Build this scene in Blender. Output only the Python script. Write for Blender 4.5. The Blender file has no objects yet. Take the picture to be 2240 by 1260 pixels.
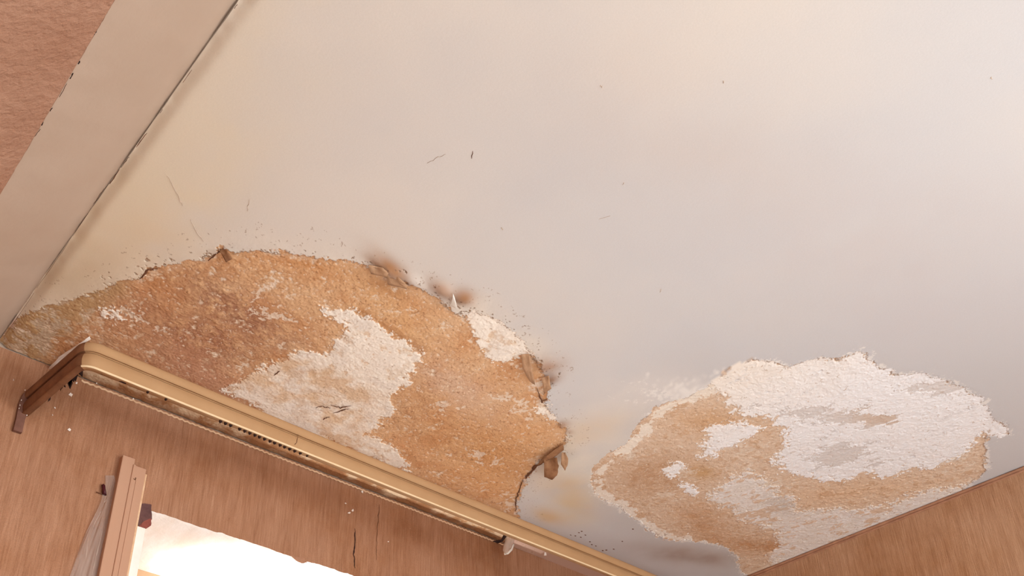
import bpy, bmesh, math, random
import numpy as np
from mathutils import Vector, Matrix

# ------------------------------------------------------------------ camera
C = bpy.context.scene.collection
S = bpy.context.scene
H = 1.2                      # ceiling above the lens, metres
CZ = 1.45                    # lens height above the floor
CEIL = CZ + H
F, PX, PY = 2151.0, 1120.0, 1115.0
YAW, PITCH, ROLL = 0.7492, 0.5048, -0.02443
_cy, _sy = math.cos(YAW), math.sin(YAW)
_f = np.array([_sy, _cy, 0.]); _r = np.array([_cy, -_sy, 0.]); _u = np.array([0, 0, 1.])
_cp, _sp = math.cos(PITCH), math.sin(PITCH)
_f2 = _cp * _f + _sp * _u; _u2 = -_sp * _f + _cp * _u
_cr, _sr = math.cos(ROLL), math.sin(ROLL)
_r3 = _cr * _r + _sr * _u2; _u3 = -_sr * _r + _cr * _u2
CAMM = np.array([_r3, -_u3, _f2])
cam = bpy.data.cameras.new('camera')
camo = bpy.data.objects.new('camera', cam); C.objects.link(camo)
camo.matrix_world = Matrix(((_r3[0], _u3[0], -_f2[0], 0), (_r3[1], _u3[1], -_f2[1], 0),
                            (_r3[2], _u3[2], -_f2[2], CZ), (0, 0, 0, 1)))
cam.sensor_width = 36; cam.lens = 36 * F / 2240
cam.shift_x = 0; cam.shift_y = (PY - 630) / 2240
cam.clip_start = 0.01
S.camera = camo

# ------------------------------------------------------------------ world, lights, exposure
w = bpy.data.worlds.new('world'); S.world = w; w.use_nodes = True
bg = w.node_tree.nodes['Background']
bg.inputs[0].default_value = (0.905, 0.96, 1.0, 1); bg.inputs[1].default_value = 1.0

def area(name, loc, target, sx, sy, power, col, spread=180):
    l = bpy.data.lights.new(name, 'AREA'); l.shape = 'RECTANGLE'; l.size = sx; l.size_y = sy
    l.energy = power; l.color = col; l.spread = math.radians(spread)
    o = bpy.data.objects.new(name, l); C.objects.link(o); o.location = loc
    o.rotation_euler = (Vector(target) - Vector(loc)).to_track_quat('-Z', 'Y').to_euler()
    return o
# a second window behind the camera to the right, and an added narrow lamp in the reveal brightening the lintel underside
area('rear_window_light', (4.2, -4.6, 1.1), (1.6, 0.9, CEIL), 1.8, 1.5, 52, (0.87, 0.95, 1.0))
area('reveal_fill_lamp', (1.28, 1.93, 0.95), (1.28, 1.945, 2.42), 0.85, 0.16, 2.4, (1.0, 0.97, 0.94), 14)

v = S.view_settings
v.view_transform = 'Standard'; v.look = 'None'; v.gamma = 1; v.use_curve_mapping = False
v.exposure = 1.83

# ------------------------------------------------------------------ helpers
rng = np.random.default_rng(7); random.seed(7)
WY = 1.452 * H               # window wall plane
RX = 1.892 * H               # right wall plane
LX = 0.2445 * H              # crease between ceiling and sloped board

def ray(x, y):
    return CAMM.T @ np.array([(x - PX) / F, (y - PY) / F, 1.0])
def on_z(x, y, z=CEIL):      # pixel of the photograph -> point on a horizontal plane
    d = ray(x, y); p = d * ((z - CZ) / d[2]); return np.array([p[0], p[1], z])
def on_y(x, y, Y=WY):
    d = ray(x, y); p = d * (Y / d[1]); return np.array([p[0], p[1], CZ + p[2]])
def on_x(x, y, X=RX):
    d = ray(x, y); p = d * (X / d[0]); return np.array([p[0], p[1], CZ + p[2]])

def lin(c):
    c = np.asarray(c, float) / 255.0
    return np.where(c <= 0.04045, c / 12.92, ((c + 0.055) / 1.055) ** 2.4)

def _hash(ix, iy, s):
    h = (ix.astype(np.int64) * 374761393 + iy.astype(np.int64) * 668265263 + s * 974634777) & 0xFFFFFFFF
    h = ((h ^ (h >> 13)) * 1274126177) & 0xFFFFFFFF
    h = h ^ (h >> 16)
    return (h & 0xFFFFFF).astype(np.float32) / 0xFFFFFF
def vnoise(x, y, s):
    ix = np.floor(x); iy = np.floor(y); fx = x - ix; fy = y - iy
    fx = fx * fx * (3 - 2 * fx); fy = fy * fy * (3 - 2 * fy)
    ix = ix.astype(np.int64); iy = iy.astype(np.int64)
    a = _hash(ix, iy, s); b = _hash(ix + 1, iy, s); c = _hash(ix, iy + 1, s); d = _hash(ix + 1, iy + 1, s)
    return (a + (b - a) * fx) * (1 - fy) + (c + (d - c) * fx) * fy
def fbm(x, y, size, octv, s, gain=0.5):
    """fractal noise in -1..1, largest feature `size` metres"""
    t = np.zeros_like(x); amp = 1.0; tot = 0; k = 1.0 / size
    for o in range(octv):
        t += amp * (vnoise(x * k + 17.3 * o, y * k - 9.1 * o, s + o) * 2 - 1); tot += amp
        amp *= gain; k *= 2.03
    return t / tot * 1.6
def sstep(a, b, x):
    t = np.clip((x - a) / (b - a), 0, 1); return t * t * (3 - 2 * t)

def sdf_poly(P, X, Y):
    """signed distance, negative inside"""
    d = np.full(X.shape, 1e9); inside = np.zeros(X.shape, bool); n = len(P)
    for i in range(n):
        ax, ay = P[i]; bx, by = P[(i + 1) % n]
        ex, ey = bx - ax, by - ay; wx, wy = X - ax, Y - ay
        t = np.clip((wx * ex + wy * ey) / (ex * ex + ey * ey + 1e-12), 0, 1)
        d = np.minimum(d, (wx - ex * t) ** 2 + (wy - ey * t) ** 2)
        c = ((ay > Y) != (by > Y)) & (X < (bx - ax) * (Y - ay) / (by - ay + 1e-12) + ax)
        inside ^= c
    return np.where(inside, -1, 1) * np.sqrt(d)

def poly_px(pts): return [tuple(on_z(x, y)[:2]) for x, y in pts]

def link(name, me, mat, parent=None):
    o = bpy.data.objects.new(name, me); C.objects.link(o)
    if mat: me.materials.append(mat)
    if parent: o.parent = parent
    return o
def mesh_py(name, verts, faces, mat, parent=None, smooth=False):
    me = bpy.data.meshes.new(name); me.from_pydata([tuple(map(float, p)) for p in verts], [], faces); me.update()
    bm = bmesh.new(); bm.from_mesh(me); bmesh.ops.recalc_face_normals(bm, faces=bm.faces); bm.to_mesh(me); bm.free()
    if smooth:
        for p in me.polygons: p.use_smooth = True
    return link(name, me, mat, parent)
def mesh_np(name, V, Q, mat, parent=None, col=None, smooth=True):
    me = bpy.data.meshes.new(name)
    used, inv = np.unique(Q, return_inverse=True); Q = inv.reshape(Q.shape); V = V[used]
    n, k = Q.shape
    me.vertices.add(len(V)); me.vertices.foreach_set('co', V.astype(np.float32).ravel())
    me.loops.add(n * k); me.loops.foreach_set('vertex_index', Q.astype(np.int32).ravel())
    me.polygons.add(n); me.polygons.foreach_set('loop_start', np.arange(0, n * k, k, dtype=np.int32))
    me.polygons.foreach_set('loop_total', np.full(n, k, np.int32))
    me.polygons.foreach_set('use_smooth', np.full(n, smooth, bool))
    me.update(calc_edges=True)
    if col is not None:
        a = me.color_attributes.new('tone', 'FLOAT_COLOR', 'POINT')
        cc = np.ones((len(V), 4), np.float32); cc[:, :3] = col[used]
        a.data.foreach_set('color', cc.ravel())
    return link(name, me, mat, parent)
def tag(o, label=None, cat=None, group=None, kind=None):
    if label: o['label'] = label
    if cat: o['category'] = cat
    if group: o['group'] = group
    if kind: o['kind'] = kind
    return o
def empty(name, loc):
    o = bpy.data.objects.new(name, None); C.objects.link(o); o.location = tuple(map(float, loc)); o.empty_display_size = 0.02
    return o
def child_at(o, root):
    """keep world coordinates of a mesh whose vertices are in world space"""
    o.parent = root; o.matrix_parent_inverse = Matrix.Translation(-Vector(root.location)); return o
def box(bm, lo, hi):
    r = bmesh.ops.create_cube(bm, size=1.0)
    for q in r['verts']:
        for i in range(3): q.co[i] = lo[i] if q.co[i] < 0 else hi[i]
    return r['verts']
def bm_obj(name, bm, mat, parent=None, bevel=0, smooth=False):
    me = bpy.data.meshes.new(name)
    if bevel: bmesh.ops.bevel(bm, geom=list(bm.edges), offset=bevel, segments=2, affect='EDGES', profile=0.6)
    bmesh.ops.recalc_face_normals(bm, faces=bm.faces)
    bm.to_mesh(me); bm.free()
    if smooth:
        for p in me.polygons: p.use_smooth = True
    return link(name, me, mat, parent)

# ------------------------------------------------------------------ materials
def new_mat(name):
    m = bpy.data.materials.new(name); m.use_nodes = True
    nt = m.node_tree; b = nt.nodes['Principled BSDF']; b.inputs['Roughness'].default_value = 0.85
    b.inputs['Specular IOR Level'].default_value = 0.25
    return m, nt, b
def N(nt, t, **kw):
    n = nt.nodes.new(t)
    for k, val in kw.items(): setattr(n, k, val)
    return n
def noise(nt, scale, detail=4, rough=0.55, vec=None, stretch=None):
    tc = N(nt, 'ShaderNodeTexCoord'); n = N(nt, 'ShaderNodeTexNoise')
    n.inputs['Scale'].default_value = scale; n.inputs['Detail'].default_value = detail; n.inputs['Roughness'].default_value = rough
    mp = N(nt, 'ShaderNodeMapping')
    if stretch: mp.inputs['Scale'].default_value = stretch
    nt.links.new(tc.outputs['Object'], mp.inputs[0]); nt.links.new(mp.outputs[0], n.inputs['Vector'])
    return n
def ramp(nt, inp, stops):
    r = N(nt, 'ShaderNodeValToRGB'); e = r.color_ramp.elements
    while len(e) > 1: e.remove(e[-1])
    for i, (p, c) in enumerate(stops):
        q = e[0] if i == 0 else e.new(p)
        q.position = p; q.color = (*lin(c), 1) if not np.isscalar(c) else (c, c, c, 1)
    nt.links.new(inp, r.inputs[0]); return r
def mix(nt, fac, a, b, mode='MIX'):
    m = N(nt, 'ShaderNodeMix', data_type='RGBA', blend_type=mode)
    for sock, val in ((m.inputs[0], fac), (m.inputs[6], a), (m.inputs[7], b)):
        if hasattr(val, 'links'): nt.links.new(val, sock)
        elif np.isscalar(val): sock.default_value = val
        else: sock.default_value = (*lin(val), 1)
    return m.outputs[2]
def bump(nt, b, h, strength, dist):
    n = N(nt, 'ShaderNodeBump'); n.inputs['Strength'].default_value = strength; n.inputs['Distance'].default_value = dist
    nt.links.new(h, n.inputs['Height']); nt.links.new(n.outputs[0], b.inputs['Normal'])

def surface_mat(name, bump_s, bump_d, grain):
    m, nt, b = new_mat(name)
    a = N(nt, 'ShaderNodeVertexColor', layer_name='tone')
    n1 = noise(nt, 420, 5, 0.65)
    r1 = ramp(nt, n1.outputs[0], [(0.3, 1 - grain), (0.7, 1.0)])
    nt.links.new(mix(nt, 1.0, a.outputs[0], r1.outputs[0], 'MULTIPLY'), b.inputs['Base Color'])
    n2 = noise(nt, 160, 6, 0.7)
    bump(nt, b, n2.outputs[0], bump_s, bump_d)
    return m
MAT_PAINT = surface_mat('cream_ceiling_paint', 0.12, 0.002, 0.05)
MAT_PLASTER = surface_mat('bare_crumbly_plaster', 0.16, 0.002, 0.14)
MAT_PRIMER = surface_mat('chalky_white_primer', 0.16, 0.002, 0.05)

def wall_mat(name, base, dark, light, ax):
    """printed paper with fine upright ribs; ax = horizontal axis of the wall"""
    m, nt, b = new_mat(name)
    st = (1, 1, 0.035)
    n1 = noise(nt, 330, 3, 0.6, stretch=(1, 1, 0.05))
    n2 = noise(nt, 95, 4, 0.7, stretch=(1, 1, 0.09))
    n3 = noise(nt, 5, 5, 0.6)
    n4 = noise(nt, 700, 2, 0.5)
    c1 = ramp(nt, n1.outputs[0], [(0.28, dark), (0.52, base), (0.74, light)])
    c2 = ramp(nt, n2.outputs[0], [(0.3, dark), (0.55, base), (0.8, light)])
    c = mix(nt, 0.5, c1.outputs[0], c2.outputs[0])
    r3 = ramp(nt, n3.outputs[0], [(0.28, (226, 204, 178)), (0.48, (246, 236, 226)), (0.7, (255, 252, 250))])
    c = mix(nt, 1.0, c, r3.outputs[0], 'MULTIPLY')
    r4 = ramp(nt, n4.outputs[0], [(0.3, 0.8), (0.6, 1.0)])
    c = mix(nt, 1.0, c, r4.outputs[0], 'MULTIPLY')
    nt.links.new(c, b.inputs['Base Color'])
    bump(nt, b, n1.outputs[0], 0.35, 0.003)
    return m
MAT_WALL = wall_mat('ribbed_brown_wallpaper', (178, 133, 104), (150, 106, 78), (198, 157, 128), 0)
MAT_WALLR = wall_mat('ribbed_tan_wallpaper', (192, 152, 120), (166, 124, 94), (212, 176, 146), 1)

def plain_mat(name, c, c2=None, scale=30, rough=0.8, bs=0.2, bd=0.002, stretch=None):
    m, nt, b = new_mat(name); b.inputs['Roughness'].default_value = rough
    n = noise(nt, scale, 5, 0.6, stretch=stretch)
    r = ramp(nt, n.outputs[0], [(0.3, c), (0.7, c2 or c)])
    nt.links.new(r.outputs[0], b.inputs['Base Color'])
    if bs:
        n2 = noise(nt, scale * 8, 4, 0.6); bump(nt, b, n2.outputs[0], bs, bd)
    return m
MAT_SLOPE = plain_mat('pink_tan_slope_plaster', (164, 120, 95), (176, 134, 109), 9, 0.9, 0.55, 0.008)
MAT_BAND = plain_mat('cream_board_paint', (184, 160, 139), (192, 169, 149), 6, 0.85, 0.25, 0.002)
MAT_PELMET = plain_mat('ochre_pelmet_plastic', (174, 134, 94), (181, 142, 102), 14, 0.8, 0.1, 0.001)
MAT_PELMET_DARK = plain_mat('dark_pelmet_end', (112, 72, 48), (140, 94, 64), 30, 0.6, 0.25, 0.002)  # darker brown for the returned end
MAT_GROOVE = plain_mat('dark_groove', (160, 120, 80), (172, 132, 92), 40, 0.8, 0)  # a darker tone than the board, laid in the groove
MAT_LIP = plain_mat('pale_lip', (224, 194, 152), (232, 206, 168), 30, 0.8, 0)
MAT_DARK = plain_mat('dark_gap', (38, 22, 20), (60, 36, 28), 60, 0.9, 0.2)
MAT_MAROON = plain_mat('maroon_plastic', (62, 20, 26), (84, 30, 34), 60, 0.4, 0)
MAT_CASING = plain_mat('tan_painted_casing', (184, 140, 112), (192, 149, 121), 14, 0.8, 0.3, 0.002, stretch=(1, 1, 0.1))
MAT_WHITE = plain_mat('white_paint_edge', (236, 228, 214), (246, 240, 230), 20, 0.6, 0.1)
MAT_REVEAL = plain_mat('whitewashed_reveal', (232, 214, 198), (250, 244, 238), 16, 0.9, 0.5, 0.006, stretch=(1, 0.35, 1))
MAT_FRAME = plain_mat('cream_window_frame', (196, 160, 124), (206, 172, 138), 20, 0.6, 0.1)
MAT_BRICK = plain_mat('exposed_red_brick', (116, 62, 58), (166, 92, 78), 45, 0.95, 0.7, 0.006)
MAT_BRICKD = plain_mat('dark_mortar', (96, 66, 64), (120, 84, 78), 60, 0.95, 0.6, 0.005)
MAT_FLAKE = plain_mat('brown_flake_back', (132, 90, 60), (166, 120, 84), 60, 0.9, 0.4, 0.003)
MAT_FLAKEG = plain_mat('grey_tan_flake_back', (172, 132, 98), (190, 150, 116), 50, 0.9, 0.3, 0.003)
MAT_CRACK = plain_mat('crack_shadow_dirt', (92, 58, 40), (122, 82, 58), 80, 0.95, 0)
MAT_CRACKM = plain_mat('joint_dirt', (126, 90, 70), (150, 112, 90), 80, 0.95, 0)
MAT_CRACKL = plain_mat('hairline_dirt', (184, 162, 142), (200, 180, 162), 80, 0.95, 0)
MAT_BEAD = plain_mat('brown_bead', (158, 112, 86), (182, 134, 104), 50, 0.7, 0.3, 0.002)
MAT_FLOOR = plain_mat('floor_boards', (158, 146, 132), (176, 164, 150), 6, 0.6, 0.1)
MAT_TORN = plain_mat('torn_paper_edge', (206, 164, 126), (226, 190, 154), 60, 0.9, 0)
MAT_SPECK = plain_mat('white_plaster_crumb', (240, 226, 212), (250, 240, 230), 60, 0.9, 0.3)
def clear_mat(name, col, alpha, rough):
    m, nt, b = new_mat(name)
    b.inputs['Base Color'].default_value = (*lin(col), 1); b.inputs['Roughness'].default_value = rough
    n = noise(nt, 26, 4, 0.6, stretch=(1, 1, 0.25))
    r = ramp(nt, n.outputs[0], [(0.3, alpha - 0.12), (0.75, alpha + 0.2)])
    nt.links.new(r.outputs[0], b.inputs['Alpha'])
    b.inputs['Specular IOR Level'].default_value = 0.5
    return m
MAT_FILM = clear_mat('cloudy_polythene', (190, 166, 152), 0.42, 0.45)
MAT_CLEAR = clear_mat('clear_plastic', (236, 214, 196), 0.4, 0.2)

# ------------------------------------------------------------------ ceiling surface
OUT_A = poly_px([(0, 745), (40, 705), (70, 684), (130, 660), (190, 652), (240, 627), (300, 606), (330, 585), (380, 583),
                 (425, 578), (455, 560), (488, 546), (512, 562), (545, 552), (580, 548), (620, 556), (665, 562), (720, 572), (770, 574),
                 (805, 584), (850, 604), (900, 628), (945, 648), (985, 672), (1010, 690), (1035, 676), (1070, 690), (1108, 716), (1148, 752),
                 (1166, 776), (1190, 805), (1200, 850), (1196, 880), (1212, 915), (1234, 940), (1240, 965), (1218, 985), (1178, 1012),
                 (1158, 1038), (1140, 1070), (1130, 1110), (1132, 1135), (1120, 1180), (1125, 1240), (1050, 1240), (700, 1100), (300, 930), (-60, 800)])
OUT_B = poly_px([(1296, 1055), (1305, 1020), (1335, 992), (1375, 970), (1395, 935), (1440, 890), (1500, 868), (1552, 838), (1600, 805),
                 (1650, 790), (1700, 792), (1730, 803), (1785, 785), (1840, 780), (1882, 766), (1915, 796), (1960, 817), (2010, 814),
                 (2060, 830), (2115, 848), (2152, 876), (2168, 914), (2200, 926), (2206, 950), (2185, 957), (2162, 945), (2158, 980), (2162, 1016),
                 (2142, 1045), (2112, 1068), (2120, 1090), (2000, 1150), (1640, 1290), (1612, 1225), (1592, 1198), (1540, 1186), (1482, 1182), (1432, 1170),
                 (1400, 1140), (1362, 1116), (1330, 1100), (1302, 1080)])
PRIMERS = {   # patches of white undercoat that still cling inside the bare areas
 'A1': poly_px([(707, 673), (763, 681), (824, 713), (900, 757), (926, 780), (912, 810), (880, 842), (850, 868), (858, 895), (825, 930), (803, 952),
                (830, 962), (870, 985), (893, 1012), (886, 1034), (600, 915), (484, 855), (510, 838), (575, 808), (600, 790), (640, 778), (719, 774), (735, 749), (763, 713), (720, 695)]),
 'A2': poly_px([(1012, 682), (1040, 674), (1072, 688), (1112, 716), (1152, 753), (1168, 776), (1140, 782), (1122, 796), (1098, 802), (1062, 772), (1036, 742), (1018, 706)]),
 'A3': poly_px([(1168, 872), (1196, 880), (1240, 900), (1236, 926), (1204, 914), (1176, 904)]),
 'A4': poly_px([(214, 700), (232, 684), (268, 676), (298, 672), (280, 688), (246, 700)]),
 'B1': poly_px([(1552, 840), (1628, 790), (1686, 788), (1722, 802), (1744, 784), (1834, 778), (1883, 764), (1912, 794), (1963, 814), (2008, 811), (2043, 820), (2079, 834), (2118, 844),
                (2164, 872), (2168, 914), (2208, 926), (2208, 962), (2162, 944), (2128, 977), (2088, 1012), (2039, 1026), (1990, 1020), (1966, 1040), (1945, 1052), (1910, 1030),
                (1856, 1048), (1753, 1044), (1722, 1030), (1690, 1010), (1713, 981), (1722, 954), (1700, 932), (1669, 910), (1628, 905), (1597, 887)]),
 'B2': poly_px([(1526, 999), (1561, 936), (1610, 923), (1669, 936), (1642, 954), (1606, 977), (1552, 997)]),
 'B4': poly_px([(1544, 1092), (1575, 1070), (1600, 1050), (1633, 1026), (1664, 1052), (1700, 1072), (1731, 1093), (1744, 1119), (1820, 1114), (1870, 1118), (1901, 1112), (1936, 1118), (1985, 1088),
                (2040, 1070), (2120, 1062), (2120, 1095), (1960, 1165), (1700, 1270), (1686, 1228), (1709, 1164), (1651, 1146), (1597, 1112)]),
 'B5': poly_px([(1452, 1032), (1472, 1014), (1494, 1010), (1498, 1026), (1470, 1046)]),
 'B6': poly_px([(1486, 1052), (1512, 1062), (1530, 1078), (1515, 1088), (1496, 1076)]),
}
def blob(X, Y, x, y, rx, ry, ang=0):
    """soft ellipse of tone centred on a pixel of the photograph, radii in metres"""
    p = on_z(x, y); c, s = math.cos(ang), math.sin(ang)
    u = ((X - p[0]) * c + (Y - p[1]) * s) / rx; v_ = (-(X - p[0]) * s + (Y - p[1]) * c) / ry
    return np.exp(-(u * u + v_ * v_))
def seg(X, Y, a, b):
    ex, ey = b[0] - a[0], b[1] - a[1]; t = np.clip(((X - a[0]) * ex + (Y - a[1]) * ey) / (ex * ex + ey * ey), 0, 1)
    return np.hypot(X - a[0] - ex * t, Y - a[1] - ey * t)
def streak(X, Y, p, q, wd):
    return np.exp(-(seg(X, Y, on_z(*p)[:2], on_z(*q)[:2]) / wd) ** 2)
def lerp(col, m, target):
    return col + (lin(target)[None, :] * np.ones_like(col) - col) * m[:, None]
def bilin(Pl, xs, ys, X, Y):
    """signed distance on a coarse lattice, read back bilinearly"""
    st = 0.008
    gx = np.arange(xs[0] - 2 * st, xs[-1] + 2 * st, st); gy = np.arange(ys[0] - 2 * st, ys[-1] + 2 * st, st)
    GX, GY = np.meshgrid(gx, gy); D = sdf_poly(Pl, GX, GY)
    u = (X - gx[0]) / st; q = (Y - gy[0]) / st
    iu = np.clip(u.astype(int), 0, len(gx) - 2); iq = np.clip(q.astype(int), 0, len(gy) - 2); fu = u - iu; fq = q - iq
    return (D[iq, iu] * (1 - fu) + D[iq, iu + 1] * fu) * (1 - fq) + (D[iq + 1, iu] * (1 - fu) + D[iq + 1, iu + 1] * fu) * fq

def ceiling_block(x0, x1, y0, y1, step):
    nx = max(2, int(round((x1 - x0) / step)) + 1); ny = max(2, int(round((y1 - y0) / step)) + 1)
    xs = np.linspace(x0, x1, nx); ys = np.linspace(y0, y1, ny)
    GX, GY = np.meshgrid(xs, ys); X = GX.ravel(); Y = GY.ravel()
    # warp the coordinates a little so every outline crumbles
    n_big = fbm(X, Y, 0.06, 3, 11); n_mid = fbm(X, Y, 0.022, 4, 31, 0.6); n_fin = fbm(X, Y, 0.0065, 3, 51, 0.7)
    n_mic = fbm(X, Y, 0.003, 2, 71, 0.7); n_huge = fbm(X, Y, 0.35, 4, 91)
    n_str = fbm(X * 1.5 + Y * 0.25, Y * 0.55, 0.03, 5, 131, 0.68)    # slanting streaks left by the scraper
    edge = 0.006 * n_big + 0.008 * n_mid + 0.0065 * n_fin
    dA = bilin(OUT_A, xs, ys, X, Y); dB = bilin(OUT_B, xs, ys, X, Y)
    eA = dA + edge; eB = dB + edge
    eA = np.where((eA > 0) & (dA < 0.030) & (Y < 1.45) & (0.6 * n_mid + n_fin > 0.80 + 14 * np.maximum(dA, 0)), -0.001, eA)
    isA = eA < 0; isB = eB < 0
    prim = np.full(X.shape, 1e9); who = np.full(X.shape, -1)
    for k, (nm, Pl) in enumerate(PRIMERS.items()):
        amp = {'A1': 1.2, 'A4': 1.6, 'B1': 1.4, 'B2': 1.3, 'B4': 1.9}.get(nm, 1.0)
        if max(p[0] for p in Pl) < x0 or min(p[0] for p in Pl) > x1: continue
        d = bilin(Pl, xs, ys, X, Y) + amp * (edge + (0.010 * n_str + 0.006 * n_fin if nm[0] == 'B' else 0.004 * n_str + 0.003 * n_fin))
        who = np.where(d < prim, k, who); prim = np.minimum(prim, d)
    # the pale rim all along the left of the right-hand patch
    rl = [on_z(*q)[:2] for q in ((1580, 835), (1545, 850), (1440, 905), (1390, 960), (1312, 1030), (1312, 1078), (1370, 1118), (1440, 1172), (1500, 1184))]
    rd = np.full(X.shape, 9.0)
    for a, b in zip(rl[:-1], rl[1:]): rd = np.minimum(rd, seg(X, Y, a, b))
    rk = list(PRIMERS).index('B5')
    # specks of undercoat scattered on the plaster
    keys = list(PRIMERS)
    cls = np.zeros(X.shape, int)
    cls[isA | isB] = 1
    pr = (prim < 0) & (isA | isB)
    # holes worn through the big white patches
    wornB = np.maximum.reduce([blob(X, Y, 1780, 905, 0.17, 0.035, -0.5), blob(X, Y, 1915, 915, 0.085, 0.035, -0.5), blob(X, Y, 1830, 1000, 0.13, 0.05, -0.5), blob(X, Y, 2050, 850, 0.07, 0.03, -0.8), blob(X, Y, 1700, 1100, 0.05, 0.04, 0)])
    wornA = np.maximum.reduce([blob(X, Y, 700, 890, 0.15, 0.05, 0.1), blob(X, Y, 640, 800, 0.10, 0.03, 0.3), blob(X, Y, 760, 850, 0.09, 0.03), blob(X, Y, 560, 830, 0.06, 0.03), blob(X, Y, 720, 950, 0.09, 0.02, 0.3)])
    cls[pr] = 2
    holeB = (wornB + 0.75 * n_str + 0.22 * n_fin > 0.62) & isB & pr
    cls[holeB] = 3                          # grey skim showing through, still part of the white patch
    rim_in = (rd < 0.019 + 0.014 * n_big + 0.012 * n_mid + 0.008 * n_fin) & isB & (cls == 1)
    cls[rim_in] = 2; who[rim_in] = 99
    cls[(cls == 3)] = 2
    # ---------------- colour (mostly what the material is, some light and shade painted in)
    warm = sstep(1.5, 0.3, X + 0.3 * n_huge)
    col = np.ones((X.size, 3)) * lin((206, 203, 202))[None, :]
    col = lerp(col, 0.9 * warm, (224, 212, 198))
    col = lerp(col, 0.35 * np.clip(n_huge, 0, 1), (204, 195, 188))
    col = lerp(col, 0.5 * sstep(0.10, 0.0, X - LX + 0.03 * n_big), (226, 208, 180))              # yellowed along the crease
    for (px, py, rx, ry, an, c, m) in [(1260, 1030, 0.16, 0.17, -0.3, (240, 229, 210), 0.85), (1350, 900, 0.12, 0.14, -0.3, (228, 219, 208), 0.6), (330, 440, 0.10, 0.30, 0.1, (228, 210, 178), 0.8), (1250, 1110, 0.09, 0.05, 0.6, (222, 196, 150), 0.8), (1195, 1128, 0.05, 0.03, 0.2, (212, 176, 122), 0.75), (1270, 950, 0.05, 0.10, 0.3, (222, 200, 170), 0.8),  # first oval: paler paint standing in for window light near the pelmet
                                 (1240, 1060, 0.05, 0.04, 0, (216, 188, 146), 0.6), (300, 540, 0.12, 0.10, 0, (222, 200, 168), 0.7), (150, 640, 0.06, 0.10, 0.2, (196, 172, 136), 0.7), (200, 600, 0.06, 0.08, 0.2, (206, 182, 148), 0.6),
                                 (1960, 540, 0.30, 0.16, -0.7, (206, 196, 192), 0.5), (1530, 330, 0.25, 0.10, -0.4, (208, 194, 184), 0.45), (2050, 700, 0.2, 0.12, -0.6, (206, 198, 196), 0.45), (1330, 180, 0.10, 0.12, 0, (214, 200, 188), 0.4),
                                 (1500, 1215, 0.16, 0.05, -0.4, (160, 136, 120), 0.85), (1480, 860, 0.10, 0.05, -0.5, (230, 222, 214), 0.7)]:  # dark oval by the pelmet end is corner shade painted in
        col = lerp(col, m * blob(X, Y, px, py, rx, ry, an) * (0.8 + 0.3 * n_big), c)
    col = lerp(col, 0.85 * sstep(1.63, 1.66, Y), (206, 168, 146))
    # pale halo where the topcoat thins above the left patch
    halo = sstep(0.07, 0.0, dA) * (cls == 0) * (X < on_z(1180, 800)[0])
    col = lerp(col, 0.5 * halo * (0.6 + 0.5 * n_big), (236, 220, 198))
    speck = (n_fin + 0.5 * n_mic > 0.95) & (dA < 0.055 + 0.02 * n_big) & (cls == 0)
    col = lerp(col, 0.55 * speck, (150, 116, 86))
    # brown smudges in the paint beside the lips
    for (px, py, rx, ry, an, m) in [(866, 592, 0.058, 0.017, 0.25, 0.95), (832, 582, 0.035, 0.012, 0.1, 0.7), (968, 632, 0.030, 0.016, 0.2, 0.95), (1014, 648, 0.022, 0.020, 0.2, 0.9), (1196, 800, 0.028, 0.034, 0.3, 0.8), (1228, 930, 0.016, 0.018, 0, 0.8), (1196, 835, 0.016, 0.03, 0.2, 0.7), (1244, 945, 0.012, 0.01, 0, 0.5)]:
        col = lerp(col, np.clip(m * blob(X, Y, px, py, rx, ry, an) * (1 + 0.3 * n_big), 0, 1), (164, 118, 82))
    hb = blob(X, Y, 1490, 858, 0.12, 0.05, -0.6)
    hz = np.clip(1.5 * (0.9 * hb + 0.5 * n_mid + 0.5 * n_fin - 0.50), 0, 0.8) * (hb > 0.15)
    hz = np.maximum(hz, np.clip(2.0 * (sstep(0.03, 0.0, dB) + 0.7 * n_mid + 0.6 * n_fin - 1.15), 0, 0.8) * (dB < 0.03)) * (cls == 0)
    col = lerp(col, hz, (240, 234, 226))
    # ---- bare plaster, left
    pA = np.ones_like(col) * lin((220, 172, 128))[None, :]
    pA = lerp(pA, np.clip(0.45 + 0.6 * n_big, 0, 1), (228, 184, 140))
    pA = lerp(pA, np.clip(0.5 * n_mid + 0.5 * n_str * 0.6 + 0.1, 0, 0.75), (206, 148, 100))
    pA = lerp(pA, np.clip(0.9 * n_big - 0.05, 0, 0.75), (208, 148, 98))
    pA = lerp(pA, np.clip(-0.9 * n_big + 0.6 * n_str - 0.15, 0, 0.6), (232, 194, 154))
    pA = lerp(pA, 0.85 * np.clip(np.maximum(blob(X, Y, 866, 614, 0.035, 0.014, 0.25), blob(X, Y, 972, 655, 0.016, 0.022)) + blob(X, Y, 1012, 668, 0.014, 0.02), 0, 1), (196, 152, 112))
    pA = lerp(pA, np.clip(0.8 * np.maximum(streak(X, Y, (500, 575), (720, 590), 0.035), 0.8 * streak(X, Y, (330, 615), (480, 590), 0.03)) * (0.8 + 0.7 * n_mid), 0, 0.85), (204, 142, 86))
    pA = lerp(pA, np.clip(0.7 * np.maximum(blob(X, Y, 470, 640, 0.08, 0.05), blob(X, Y, 660, 660, 0.10, 0.04)) * (0.8 + 0.5 * n_str), 0, 0.8), (228, 186, 142))
    pA = lerp(pA, np.clip(0.7 * np.maximum(blob(X, Y, 1060, 1050, 0.10, 0.07), blob(X, Y, 1150, 950, 0.06, 0.05)) * (0.9 + 0.5 * n_mid), 0, 0.8), (224, 164, 108))
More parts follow.
